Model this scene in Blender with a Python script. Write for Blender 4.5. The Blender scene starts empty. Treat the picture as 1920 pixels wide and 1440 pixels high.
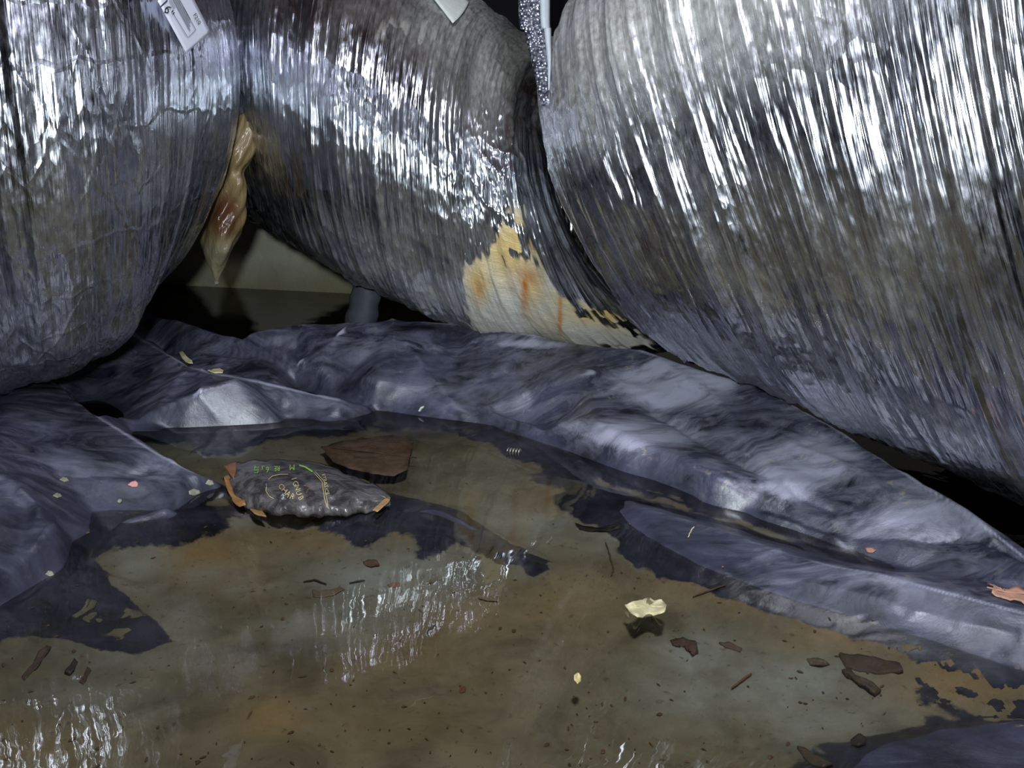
import bpy, bmesh, math, random
import numpy as np
from mathutils import Vector, Matrix, geometry
random.seed(7)
C = bpy.context.scene.collection

# ------------------------------------------------------------------ camera, world, lamps, exposure
H, PITCH, ROLL, FPX = 0.40, math.radians(15.4), math.radians(2.8), 1442.0
fwd = np.array([0, math.cos(PITCH), -math.sin(PITCH)])
r0 = np.array([1.0, 0, 0]); u0 = np.cross(r0, fwd)
rgt = r0*math.cos(ROLL) + u0*math.sin(ROLL)
upv = np.cross(rgt, fwd)
CAM = np.array([0, 0, H])
cd = bpy.data.cameras.new('camera'); cam = bpy.data.objects.new('camera', cd); C.objects.link(cam)
M = Matrix(((rgt[0], upv[0], -fwd[0], CAM[0]), (rgt[1], upv[1], -fwd[1], CAM[1]), (rgt[2], upv[2], -fwd[2], CAM[2]), (0, 0, 0, 1)))
cam.matrix_world = M
cd.sensor_width = 36; cd.lens = 36*FPX/1920; cd.clip_start = 0.01
bpy.context.scene.camera = cam
S = bpy.context.scene
S.view_settings.view_transform = 'Standard'; S.view_settings.look = 'None'
S.view_settings.gamma = 1; S.view_settings.use_curve_mapping = False
S.view_settings.exposure = 0.5
w = bpy.data.worlds.new('world'); S.world = w; w.use_nodes = True
w.node_tree.nodes['Background'].inputs[0].default_value = (0.6, 0.7, 1.0, 1)
w.node_tree.nodes['Background'].inputs[1].default_value = 0.02
def lamp(name, loc, target, energy, size, color):
    l = bpy.data.lights.new(name, 'AREA'); l.energy = energy; l.size = size; l.color = color; l.shape = 'DISK'
    o = bpy.data.objects.new(name, l); C.objects.link(o); o.location = loc
    o.rotation_euler = (Vector(target)-Vector(loc)).to_track_quat('-Z', 'Y').to_euler(); return o
sl = bpy.data.lights.new('torch', 'SPOT'); sl.energy = 40; sl.shadow_soft_size = .018; sl.spot_size = math.radians(112); sl.spot_blend = 1.0; sl.color = (.84, .93, 1.0)
so = bpy.data.objects.new('torch', sl); C.objects.link(so); so.location = (-.04, -.03, .455)
so.rotation_euler = (Vector((.04, 1.4, .48))-so.location).to_track_quat('-Z', 'Y').to_euler()
lamp('bed_fill', (0.05, 0.20, 1.28), (0.0, 1.25, 0.0), 9, 0.16, (0.80, 0.82, 1.0))  # unseen overhead fill, added to brighten the flooded bed

# ------------------------------------------------------------------ helpers
def ray(px, py):
    return fwd*FPX + rgt*(px-960) - upv*(py-720)
def atY(px, py, Y):
    r = ray(px, py); return CAM + r*(Y/r[1])
def atZ(px, py, z=0.0):
    r = ray(px, py); return CAM + r*((z-H)/r[2])
def proj(P):
    d = P-CAM; f = d@fwd
    f = np.where(np.abs(f) < 1e-4, 1e-4, f)
    x = 960+FPX*(d@rgt)/f; y = 720-FPX*(d@upv)/f
    return np.where(f > 0, x, -9e4), np.where(f > 0, y, -9e4)
def _h(i, j, seed):
    n = (i.astype(np.int64)*374761393 + j.astype(np.int64)*668265263 + seed*1442695041) & 0xffffffff
    n = ((n ^ (n >> 13))*1274126177) & 0xffffffff
    n = ((n ^ (n >> 16))*2246822519) & 0xffffffff
    return ((n >> 8) & 0xffff)/65535.0
def vn(x, y, seed=0):
    """value noise, about -1..1"""
    xi = np.floor(x); yi = np.floor(y); fx = x-xi; fy = y-yi
    fx = fx*fx*fx*(fx*(fx*6-15)+10); fy = fy*fy*fy*(fy*(fy*6-15)+10)
    a = _h(xi, yi, seed); b = _h(xi+1, yi, seed); c = _h(xi, yi+1, seed); d = _h(xi+1, yi+1, seed)
    return 2*((a*(1-fx)+b*fx)*(1-fy)+(c*(1-fx)+d*fx)*fy)-1
def fbm(x, y, seed=0, o=4):
    s = 0; a = .5
    for k in range(o):
        ang = k*.9; ca, sa = math.cos(ang), math.sin(ang)
        s = s+a*vn((x*ca-y*sa)*2**k, (x*sa+y*ca)*2**k, seed+k*17); a *= .5
    return s
def ridge(x, y, seed=0, o=3):
    s = 0; a = .6
    for k in range(o):
        ang = k*1.1+.3; ca, sa = math.cos(ang), math.sin(ang)
        s = s+a*(1-2*np.abs(vn((x*ca-y*sa)*2**k, (x*sa+y*ca)*2**k, seed+k*31))); a *= .5
    return s
def sstep(a, b, x):
    t = np.clip((x-a)/(b-a), 0, 1); return t*t*(3-2*t)
def polymask(x, y, poly, soft):
    """soft mask of a closed outline: 1 inside, fading over soft"""
    p = np.array(poly, float); n = len(p)
    ins = np.zeros(x.shape, bool); dmin = np.full(x.shape, 1e9)
    for i in range(n):
        ax, ay = p[i]; bx, by = p[(i+1) % n]
        cond = ((ay > y) != (by > y))
        xin = (bx-ax)*(y-ay)/(by-ay if by != ay else 1e-9)+ax
        ins ^= cond & (x < xin)
        L = (bx-ax)**2+(by-ay)**2+1e-9
        t = np.clip(((x-ax)*(bx-ax)+(y-ay)*(by-ay))/L, 0, 1)
        dmin = np.minimum(dmin, np.hypot(x-ax-t*(bx-ax), y-ay-t*(by-ay)))
    sd = np.where(ins, dmin, -dmin)
    return sstep(-soft, soft, sd)
def blobs(x, y, lst):
    m = np.zeros(x.shape)
    for bx, by, rx, ry, a in lst:
        m = np.maximum(m, a*np.exp(-(((x-bx)/rx)**2+((y-by)/ry)**2)))
    return m
def mesh_np(name, V, F, mat, parent=None, smooth=True, uv=None, attrs=None):
    me = bpy.data.meshes.new(name)
    V = np.asarray(V, np.float32); F = np.asarray(F, np.int32)
    k = F.shape[1]
    me.vertices.add(len(V)); me.vertices.foreach_set('co', V.ravel())
    me.loops.add(F.size); me.loops.foreach_set('vertex_index', F.ravel())
    me.polygons.add(len(F)); me.polygons.foreach_set('loop_start', np.arange(0, F.size, k, dtype=np.int32))
    me.polygons.foreach_set('use_smooth', np.full(len(F), smooth))
    if uv is not None:
        l = me.uv_layers.new(name='UVMap'); l.data.foreach_set('uv', np.asarray(uv, np.float32)[F.ravel()].ravel())
    for an, av in (attrs or {}).items():
        a = me.attributes.new(an, 'FLOAT_COLOR', 'POINT')
        a.data.foreach_set('color', np.asarray(av, np.float32).ravel())
    me.update(calc_edges=True); me.validate()
    if mat: me.materials.append(mat)
    o = bpy.data.objects.new(name, me); C.objects.link(o)
    if parent: o.parent = parent
    return o
def grid_faces(nu, nv):
    i = np.arange(nu-1)[:, None]*nv+np.arange(nv-1)[None, :]
    i = i.ravel(); return np.stack([i, i+nv, i+nv+1, i+1], 1)
def obj(name, bm, mat, parent=None, smooth=True):
    me = bpy.data.meshes.new(name); bm.normal_update(); bm.to_mesh(me); bm.free()
    for p in me.polygons: p.use_smooth = smooth
    if mat: me.materials.append(mat)
    o = bpy.data.objects.new(name, me); C.objects.link(o)
    if parent: o.parent = parent
    return o
def tag(o, label=None, cat=None, group=None, kind=None):
    if label: o['label'] = label
    if cat: o['category'] = cat
    if group: o['group'] = group
    if kind: o['kind'] = kind
    return o
def thing(name, label, cat, loc=(0, 0, 0), rotz=0, group=None):
    o = bpy.data.objects.new(name, None); C.objects.link(o); o.location = loc; o.rotation_euler = (0, 0, rotz)
    o.empty_display_size = .05
    return tag(o, label, cat, group)
def crom(pts, t):
    """Catmull-Rom through rows of pts, t array in 0..1"""
    pts = np.asarray(pts, float); n = len(pts)-1
    x = np.clip(np.asarray(t)*n, 0, n-1e-6); i = x.astype(int); f = (x-i)[:, None]
    g = lambda k: pts[np.clip(k, 0, n)]
    a, b, c, d = g(i-1), g(i), g(i+1), g(i+2)
    return .5*((2*b)+(-a+c)*f+(2*a-5*b+4*c-d)*f**2+(-a+3*b-3*c+d)*f**3)

# ------------------------------------------------------------------ materials
class NT:
    def __init__(s, name):
        s.m = bpy.data.materials.new(name); s.m.use_nodes = True; s.t = s.m.node_tree; s.t.nodes.clear()
        s.out = s.n('ShaderNodeOutputMaterial')
    def n(s, typ, **kw):
        nd = s.t.nodes.new(typ)
        for k, v in kw.items():
            if k.startswith('i_'):
                key = k[2:]; key = int(key) if key.isdigit() else key.replace('_', ' ')
                s.set(nd, key, v)
            else: setattr(nd, k, v)
        return nd
    def set(s, nd, key, v):
        if isinstance(v, bpy.types.NodeSocket): s.t.links.new(v, nd.inputs[key])
        elif isinstance(v, bpy.types.Node): s.t.links.new(v.outputs[0], nd.inputs[key])
        else: nd.inputs[key].default_value = v
    def math(s, op, a, b=0.0, c=None):
        nd = s.n('ShaderNodeMath', operation=op); s.set(nd, 0, a); s.set(nd, 1, b)
        if c is not None: s.set(nd, 2, c)
        return nd.outputs[0]
    def mix(s, f, a, b):
        nd = s.n('ShaderNodeMix', data_type='RGBA'); s.set(nd, 0, f); s.set(nd, 6, a); s.set(nd, 7, b); return nd.outputs[2]
    def ramp(s, f, stops, interp='LINEAR'):
        nd = s.n('ShaderNodeValToRGB'); cr = nd.color_ramp; cr.interpolation = interp
        while len(cr.elements) < len(stops): cr.elements.new(.5)
        for e, (p, c) in zip(cr.elements, stops):
            e.position = p; e.color = (c, c, c, 1) if isinstance(c, (int, float)) else (*c, 1)
        s.set(nd, 0, f); return nd.outputs[0]
    def noise(s, vec, scale, detail=4, rough=.55, dist=0, typ='FBM'):
        nd = s.n('ShaderNodeTexNoise'); nd.noise_type = typ
        s.set(nd, 'Vector', vec); s.set(nd, 'Scale', scale); s.set(nd, 'Detail', detail); s.set(nd, 'Roughness', rough); s.set(nd, 'Distortion', dist)
        return nd.outputs[0]
    def mapping(s, vec, scale=(1, 1, 1), rot=(0, 0, 0), loc=(0, 0, 0)):
        nd = s.n('ShaderNodeMapping'); s.set(nd, 0, vec); nd.inputs['Scale'].default_value = scale
        nd.inputs['Rotation'].default_value = rot; nd.inputs['Location'].default_value = loc; return nd.outputs[0]
    def bump(s, h, dist, strength=1.0, normal=None):
        nd = s.n('ShaderNodeBump'); s.set(nd, 'Height', h); s.set(nd, 'Distance', dist); s.set(nd, 'Strength', strength)
        if normal is not None: s.set(nd, 'Normal', normal)
        return nd.outputs[0]
    def done(s, sh):
        s.t.links.new(sh if isinstance(sh, bpy.types.NodeSocket) else sh.outputs[0], s.out.inputs[0]); return s.m
def lin(r, g, b):
    f = lambda c: (c/255/12.92) if c <= 10 else ((c/255+.055)/1.055)**2.4
    return (f(r), f(g), f(b), 1)
def simple(name, col, rough=.6, metal=0, nscale=40, var=.25, bumpd=.0006, spec=.5, trans=0, scale=(1, 1, 1)):
    t = NT(name); co = t.mapping(t.n('ShaderNodeTexCoord').outputs['Object'], scale)
    n = t.noise(co, nscale, 5, .6)
    f = t.ramp(n, [(.3, 0.0), (.7, 1.0)])
    lo = tuple(c*(1-var) for c in col[:3])+(1,); hi = tuple(min(1, c*(1+var)) for c in col[:3])+(1,)
    b = t.n('ShaderNodeBsdfPrincipled'); t.set(b, 'Base Color', t.mix(f, lo, hi)); t.set(b, 'Roughness', rough); t.set(b, 'Metallic', metal)
    t.set(b, 'Specular IOR Level', spec); t.set(b, 'Normal', t.bump(n, bumpd))
    if trans: t.set(b, 'Transmission Weight', trans)
    return t.done(b)

def foil_material(name, tint, scrim=0.0, fine=1.0, rough=.17, dirt=0.25):
    """crinkled aluminium duct jacket; UV is in metres (u along the duct, v around it)
    attribute mask: r dust, g bare fibre lining, b yellow rot, a rust"""
    t = NT(name); uv = t.n('ShaderNodeUVMap').outputs[0]
    at = t.n('ShaderNodeAttribute', attribute_name='mask'); sep = t.n('ShaderNodeSeparateColor'); t.set(sep, 0, at.outputs['Color'])
    dust, bare, yel, rust = sep.outputs[0], sep.outputs[1], sep.outputs[2], at.outputs['Alpha']
    pl = t.noise(t.mapping(uv, (110, 5, 1)), 1, 3, .55, .15)            # fine pleats running round the duct
    pl2 = t.noise(t.mapping(uv, (34, 2.2, 1), (0, 0, .05)), 1, 2, .5, .3)
    cr = t.noise(t.mapping(uv, (46, 30, 1)), 1, 4, .62, .8, 'RIDGED_MULTIFRACTAL')
    vor = t.n('ShaderNodeTexVoronoi', feature='F1'); t.set(vor, 'Vector', t.mapping(uv, (85, 48, 1))); t.set(vor, 'Scale', 1.0)
    big = t.noise(t.mapping(uv, (9, 6, 1)), 1, 3, .6)
    crum = t.ramp(big, [(.42, .08), (.62, 1.0)])
    h = t.math('MULTIPLY', pl, 1.2*fine)
    h = t.math('ADD', h, t.math('MULTIPLY', pl2, 2.2))
    h = t.math('ADD', h, t.math('MULTIPLY', t.math('MULTIPLY', cr, crum), .55))
    h = t.math('ADD', h, t.math('MULTIPLY', t.math('MULTIPLY', vor.outputs['Distance'], crum), .9))
    if scrim:
        for ang in (0.0, 1.02, -1.02):
            x = t.n('ShaderNodeSeparateXYZ'); t.set(x, 0, t.mapping(uv, (1, 1, 1), (0, 0, ang), (.013, .01, 0)))
            q = t.math('PINGPONG', t.math('ADD', t.math('MULTIPLY', x.outputs[1], 1/.062), t.math('ADD', t.math('MULTIPLY', big, 1.1), t.math('MULTIPLY', pl2, .25))), .5)
            h = t.math('ADD', h, t.math('MULTIPLY', t.math('MULTIPLY', t.ramp(q, [(0, 1.0), (.07, 0.0)]), t.ramp(t.noise(t.mapping(uv, (7, 7, 1), loc=(ang*5, 3, 0)), 1, 2, .5), [(.36, 0.0), (.5, 1.0)])), scrim))
    nrm = t.bump(h, .0021, 1.0)
    n2 = t.noise(t.mapping(uv, (14, 9, 1)), 1, 6, .65)
    n3 = t.noise(t.mapping(uv, (160, 60, 1)), 1, 4, .6)
    dd = t.math('ADD', dust, t.math('MULTIPLY', t.ramp(n2, [(.45, 0.0), (.75, 1.0)]), dirt))
    dd = t.math('MULTIPLY', dd, t.ramp(n3, [(.25, .55), (.6, 1.0)])); 
    dd = t.math('MINIMUM', dd, .93)
    met = t.n('ShaderNodeBsdfPrincipled'); t.set(met, 'Metallic', 1.0)
    t.set(met, 'Base Color', t.mix(n2, tuple(c*.48 for c in tint)+(1,), tuple(tint)+(1,)))
    t.set(met, 'Roughness', t.ramp(n3, [(.3, rough*.75), (.75, rough*1.8)])); t.set(met, 'Normal', nrm)
    du = t.n('ShaderNodeBsdfPrincipled'); t.set(du, 'Base Color', t.mix(n3, lin(112, 110, 104), lin(160, 160, 154)))
    t.set(du, 'Roughness', .62); t.set(du, 'Normal', nrm)
    m1 = t.n('ShaderNodeMixShader'); t.set(m1, 0, dd); t.set(m1, 1, met); t.set(m1, 2, du)
    fib = t.noise(t.mapping(uv, (60, 200, 1)), 1, 5, .7, 1.5)
    bc = t.mix(yel, t.mix(fib, lin(150, 150, 142), lin(214, 211, 200)), t.mix(fib, lin(164, 132, 66), lin(218, 196, 132)))
    bc = t.mix(rust, bc, lin(168, 104, 28))
    ba = t.n('ShaderNodeBsdfPrincipled'); t.set(ba, 'Base Color', bc); t.set(ba, 'Roughness', .36); t.set(ba, 'Normal', t.bump(t.math('ADD', fib, t.math('MULTIPLY', pl, .8)), .0018))
    m2 = t.n('ShaderNodeMixShader'); t.set(m2, 0, bare); t.set(m2, 1, m1.outputs[0]); t.set(m2, 2, ba)
    return t.done(m2)
foil_a = foil_material('foil_scrim_jacket', (.80, .82, .90), scrim=.24, fine=.9, rough=.20, dirt=.22)
foil_b = foil_material('foil_creased_jacket', (.82, .85, .90), fine=1.6, rough=.17, dirt=.25)
foil_c = foil_material('foil_pleated_jacket', (.80, .81, .88), fine=1.3, rough=.20, dirt=.25)

def sheet_material():
    """black polythene with dust scuffs and silt; mask: r silt, g ochre, b chalk dust, a grey bloom"""
    t = NT('black_polythene'); co = t.n('ShaderNodeTexCoord').outputs['Object']
    at = t.n('ShaderNodeAttribute', attribute_name='mask'); sep = t.n('ShaderNodeSeparateColor'); t.set(sep, 0, at.outputs['Color'])
    silt, och, chalk, grey = sep.outputs[0], sep.outputs[1], sep.outputs[2], at.outputs['Alpha']
    a = t.noise(co, 14, 6, .62, .6); b = t.noise(co, 70, 6, .68, .4); c = t.noise(t.mapping(co, (1, 2.4, 1), (0, 0, .5)), 9, 9, .72, 1.6)
    base = t.mix(t.ramp(a, [(.38, 0.0), (.66, 1.0)]), lin(26, 27, 35), lin(60, 61, 78))
    sc = t.math('MULTIPLY', chalk, t.ramp(t.math('ADD', c, t.math('MULTIPLY', t.math('MAXIMUM', t.math('SUBTRACT', chalk, .75), 0.0), .9)), [(.42, 0.0), (.72, 1.0)]))
    base = t.mix(t.math('MULTIPLY', sc, .75), base, lin(158, 158, 172))
    tan = t.math('MULTIPLY', t.math('MULTIPLY', t.ramp(b, [(.56, 0.0), (.66, 1.0)]), t.ramp(a, [(.52, 0.0), (.62, 1.0)])), chalk)
    base = t.mix(t.math('MULTIPLY', tan, .6), base, lin(168, 156, 132))
    sl = t.mix(t.ramp(a, [(.35, 0.0), (.65, 1.0)]), lin(84, 77, 54), lin(124, 116, 88))
    sl = t.mix(och, sl, t.mix(b, lin(122, 98, 56), lin(158, 133, 84)))
    sl = t.mix(grey, sl, t.mix(b, lin(116, 120, 110), lin(160, 163, 152)))
    spots = t.ramp(t.noise(co, 120, 3, .6), [(.62, 0.0), (.70, 1.0)])
    sl = t.mix(t.math('MULTIPLY', spots, .6), sl, lin(78, 62, 38))
    st = t.ramp(t.math('ADD', silt, t.math('MULTIPLY', t.math('SUBTRACT', b, .5), .9)), [(.40, 0.0), (.60, 1.0)])
    col = t.mix(st, base, sl)
    p = t.n('ShaderNodeBsdfPrincipled'); t.set(p, 'Base Color', col)
    t.set(p, 'Roughness', t.math('ADD', t.math('MULTIPLY', a, .24), t.math('ADD', .20, t.math('MULTIPLY', st, .4)))); t.set(p, 'Specular IOR Level', .66)
    wr_ = t.noise(t.mapping(co, (1, 2.2, 1), (0, 0, -.5)), 11, 4, .5, 1.2, 'RIDGED_MULTIFRACTAL')
    hh = t.math('ADD', t.math('MULTIPLY', c, 1.0), t.math('ADD', t.math('MULTIPLY', b, .35), t.math('MULTIPLY', t.math('MULTIPLY', wr_, t.math('SUBTRACT', 1.0, st)), 2.6)))
    t.set(p, 'Normal', t.bump(hh, .0011)); return t.done(p)
poly = sheet_material()

def water_material():
    t = NT('murky_water'); co = t.n('ShaderNodeTexCoord').outputs['Object']
    n = t.noise(co, 5, 2, .5); n2 = t.noise(t.mapping(co, (1, 1, 1)), 38, 2, .5)
    ctr = atZ(690, 850, 0); vd = t.n('ShaderNodeVectorMath', operation='DISTANCE'); t.set(vd, 0, co); vd.inputs[1].default_value = tuple(ctr)
    loc_r = t.ramp(vd.outputs['Value'], [(.03, 1.0), (.085, 0.0)]); rip = t.math('MULTIPLY', loc_r, t.noise(co, 60, 2, .5))
    nrm = t.bump(t.math('ADD', t.math('MULTIPLY', n, 1.0), t.math('ADD', t.math('MULTIPLY', n2, .05), t.math('MULTIPLY', rip, .55))), .0025)
    fr = t.n('ShaderNodeFresnel'); t.set(fr, 'IOR', 1.6); t.set(fr, 'Normal', nrm)
    g = t.n('ShaderNodeBsdfGlossy'); t.set(g, 'Roughness', .012); t.set(g, 'Normal', nrm)
    tr = t.n('ShaderNodeBsdfTransparent'); t.set(tr, 'Color', (.93, .93, .86, 1))
    m = t.n('ShaderNodeMixShader'); t.set(m, 0, fr.outputs[0]); t.set(m, 1, tr); t.set(m, 2, g); return t.done(m)
water_m = water_material()
def concrete():
    t = NT('stained_concrete'); co = t.n('ShaderNodeTexCoord').outputs['Object']
    a = t.noise(co, 3, 6, .6); b = t.noise(co, 40, 5, .6)
    z = t.n('ShaderNodeSeparateXYZ'); t.set(z, 0, co)
    damp = t.ramp(t.math('ADD', z.outputs[2], t.math('MULTIPLY', a, .22)), [(.10, 1.0), (.22, 0.0)])
    col = t.mix(a, lin(150, 146, 128), lin(202, 197, 178)); col = t.mix(t.math('MULTIPLY', damp, .75), col, lin(118, 112, 62))
    p = t.n('ShaderNodeBsdfPrincipled'); t.set(p, 'Base Color', col); t.set(p, 'Roughness', .75); t.set(p, 'Normal', t.bump(b, .004)); return t.done(p)
conc = concrete()
wood = simple('joist_wood', lin(120, 88, 62), .75, nscale=9, var=.35, bumpd=.003, scale=(1, 6, 6))
subfloor_m = simple('subfloor_board', lin(92, 70, 58), .8, nscale=6, var=.3, bumpd=.002)
pinkwool = simple('pink_batt', lin(170, 110, 105), .95, nscale=25, var=.25, bumpd=.01)
soil = simple('dark_soil', lin(48, 38, 28), .9, nscale=12, var=.4, bumpd=.01)

# ------------------------------------------------------------------ the crawlspace shell
def box_bm(x0, x1, y0, y1, z0, z1, bev=0.0):
    bm = bmesh.new(); bmesh.ops.create_cube(bm, size=1)
    for v in bm.verts: v.co = Vector(((x0+x1)/2+v.co.x*(x1-x0), (y0+y1)/2+v.co.y*(y1-y0), (z0+z1)/2+v.co.z*(z1-z0)))
    if bev: bmesh.ops.bevel(bm, geom=list(bm.edges), offset=bev, segments=2, affect='EDGES')
    return bm
def struct(name, bm, m, label=None):
    o = obj(name, bm, m, smooth=False); o['kind'] = 'structure'
    if label: o['label'] = label
    return o
XW, YB, YF, ZC = 2.75, 2.45, -2.2, 1.35
struct('wall_back', box_bm(-XW, XW, YB, YB+.15, -.3, .50), conc, 'pale stained concrete foundation wall behind the ducts')
struct('shade_panel_1', box_bm(-XW, XW, YB+.5, YB+.6, -.3, ZC+.2), simple('gap_shade', lin(26, 22, 30), .9, nscale=5, var=.3), 'dark backing panel standing in for shade above the foundation wall')  # near-black panel added; the unlit gap's shade is put into its colour
brickd = simple('dim_block', lin(78, 72, 68), .85, nscale=6, var=.3, bumpd=.004)
struct('wall_left', box_bm(-XW-.15, -XW, YF, YB+.3, -.3, ZC), brickd)
struct('wall_right', box_bm(XW, XW+.15, YF, YB+.3, -.3, ZC), brickd)
struct('wall_front', box_bm(-XW, XW, YF-.15, YF, -.3, ZC), brickd)
struct('floor', box_bm(-XW, XW, YF, YB+.3, -.35, -.075), soil, 'dark soil under the plastic sheet')
ceil = struct('ceiling', box_bm(-XW, XW, YF, YB+.3, ZC+.2, ZC+.23), subfloor_m, 'dark wooden subfloor overhead')
for k in range(11):
    x = -2.5+.48*k
    o = obj('joist', box_bm(x, x+.045, YF, YB+.1, ZC, ZC+.2), wood, ceil, False)
    if k in (3, 4, 6, 7, 8): obj('insulation_batt', box_bm(x+.05, x+.47, YF+.1, YB-.5, ZC+.08, ZC+.19, .02), pinkwool, ceil)

# ------------------------------------------------------------------ polythene ground sheet
P = []; E = []
def line(pts, close=False):
    i0 = len(P)
    for q in pts: P.append(np.array(q, float))
    for i in range(i0, len(P)-1): E.append((i, i+1))
def pxl(pts): return [atZ(px, py, z) for px, py, z in pts]
def off(pts, dx, dy, z): return [np.array([p[0]+dx, p[1]+dy, z]) for p in pts]
bed = -.022
def offn(pts, d, z):
    out = []
    for i in range(len(pts)):
        t = pts[min(i+1, len(pts)-1)][:2]-pts[max(i-1, 0)][:2]; t = t/np.linalg.norm(t)
        out.append(np.array([pts[i][0]-t[1]*d, pts[i][1]+t[0]*d, z]))
    return out
A = pxl([(180, 560, .06), (262, 580, .085), (330, 592, .09), (450, 622, .085), (560, 607, .10), (740, 598, .115), (880, 608, .12), (1040, 635, .125), (1180, 652, .125),
         (1300, 686, .12), (1410, 716, .11), (1560, 800, .088), (1700, 890, .07), (1820, 965, .06), (1920, 1045, .05), (2080, 1160, .045)])
line(A); line(offn(A, .12, -.03)); line(offn(A, .045, .03))
line(pxl([(290, 640, .045), (400, 660, .04), (500, 672, .045), (600, 672, .055), (720, 640, .088), (860, 660, .08), (1000, 690, .082), (1100, 742, .066), (1220, 770, .06), (1330, 838, .045),
          (1440, 905, .033), (1560, 950, .03), (1680, 985, .03), (1800, 1002, .035), (1920, 1080, .03), (2050, 1160, .03)]))
line(pxl([(700, 715, .045), (860, 735, .034), (1000, 765, .045), (1120, 800, .048), (1240, 845, .036), (1340, 900, .03), (1450, 945, .024), (1560, 985, .02)]))
A0 = pxl([(440, 702, .0), (560, 722, .0), (620, 745, .0), (700, 768, .0), (860, 790, .0), (940, 800, .0), (1000, 820, .0), (1100, 865, .0), (1200, 905, .0), (1300, 935, 0),
          (1400, 962, 0), (1490, 990, 0), (1600, 1030, 0), (1720, 1075, .0)])
line(A0)
line(pxl([(1000, 838, bed), (1100, 888, bed), (1200, 928, bed), (1300, 958, -.018), (1400, 990, -.016), (1500, 1016, -.012), (1600, 1048, -.008)]))
line(pxl([(1740, 1075, .01), (1800, 1045, .022), (1850, 1060, .026), (1930, 1110, .03)]))
# fold B
Bc = pxl([(60, 640, .05), (180, 640, .06), (250, 628, .07), (300, 655, .07), (350, 685, .065), (400, 700, .06), (480, 715, .048), (600, 742, .03), (690, 764, .008)]); line(Bc)
line(off(pxl([(180, 640, .06), (250, 628, .07), (300, 655, .07), (350, 685, .065), (400, 700, .06), (480, 715, .048)]), .02, .07, .0))
line(pxl([(200, 780, .02), (290, 775, .02), (375, 737, .05), (440, 722, .058)]))
line(pxl([(150, 800, 0), (240, 806, 0), (330, 808, 0), (450, 805, 0), (560, 795, 0), (640, 785, 0), (690, 775, 0)]))
line(pxl([(170, 818, bed), (330, 830, bed), (560, 818, bed), (720, 800, bed), (860, 815, bed)]))
# sheet C, near left
Cr = pxl([(-60, 650, .06), (110, 720, .058), (190, 785, .052), (290, 848, .040), (370, 890, .022), (425, 922, -.006)])
line(Cr); line(off(Cr[1:], .03, .05, -.02))
line(pxl([(20, 800, .052), (80, 870, .034), (110, 893, .026), (240, 892, .024), (325, 882, .024), (352, 900, .016)]))
line(pxl([(60, 960, .03), (125, 985, .014), (240, 955, .014), (320, 940, .014), (345, 925, .008)]))
line(pxl([(-80, 1175, .0), (20, 1128, 0), (60, 1108, 0), (110, 1062, 0), (135, 1012, 0), (165, 990, 0), (240, 978, 0), (320, 966, 0), (345, 945, 0), (380, 930, -.004)]))
line(pxl([(-60, 880, .06), (20, 900, .05), (70, 960, .034), (95, 1000, .026), (40, 1060, .024), (-40, 1080, .035)]))
line(pxl([(-60, 1200, -.018), (60, 1135, -.018), (150, 1060, -.018), (210, 1005, -.018), (330, 985, -.018), (400, 945, -.018)]))
# fold D, low fold at the right
Dc = pxl([(960, 872, -.016), (1100, 915, -.004), (1230, 958, .004), (1350, 995, .011), (1480, 1040, .018), (1560, 1062, .021), (1650, 1077, .024), (1750, 1105, .028), (1920, 1150, .033), (2080, 1200, .04)]); line(Dc)
line(pxl([(1130, 905, -.018), (1260, 948, -.016), (1380, 982, -.012), (1500, 1025, -.008), (1600, 1055, -.006), (1700, 1076, .0)]))
line(pxl([(930, 905, -.018), (1160, 985, -.002), (1300, 1055, 0), (1400, 1095, 0), (1500, 1128, 0), (1600, 1155, 0), (1700, 1185, 0), (1800, 1217, 0), (1920, 1256, 0), (2080, 1300, 0)]))
line(pxl([(1000, 960, bed), (1180, 1020, -.014), (1300, 1090, -.014), (1450, 1150, -.014), (1600, 1200, -.014), (1750, 1245, -.010), (1920, 1300, -.006)]))
# submerged fold E
line(pxl([(540, 930, bed), (740, 915, bed), (860, 950, bed), (960, 1010, bed), (1040, 1050, bed)]))
line(pxl([(560, 955, -.008), (680, 950, .0), (740, 946, .004), (800, 953, .005), (860, 978, .004), (920, 1012, .001), (1000, 1058, -.010), (1060, 1090, -.014)]))
line(pxl([(730, 934, -.007), (860, 961, -.007), (945, 1010, -.009)])); line(pxl([(740, 962, -.005), (800, 973, -.005), (875, 1004, -.007)]))
line(pxl([(560, 985, bed), (740, 975, bed), (830, 1005, bed), (900, 1045, bed), (980, 1090, bed)]))
# fold F, bottom right corner
line(pxl([(1480, 1460, -.008), (1640, 1405, 0), (1750, 1382, .006), (1920, 1370, .010), (2080, 1365, .012)]))
line(pxl([(1400, 1400, bed), (1640, 1370, -.014), (1800, 1350, -.010), (1950, 1340, -.008)]))
line(pxl([(1560, 1500, .004), (1750, 1470, .012), (2050, 1450, .02)]))
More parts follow.
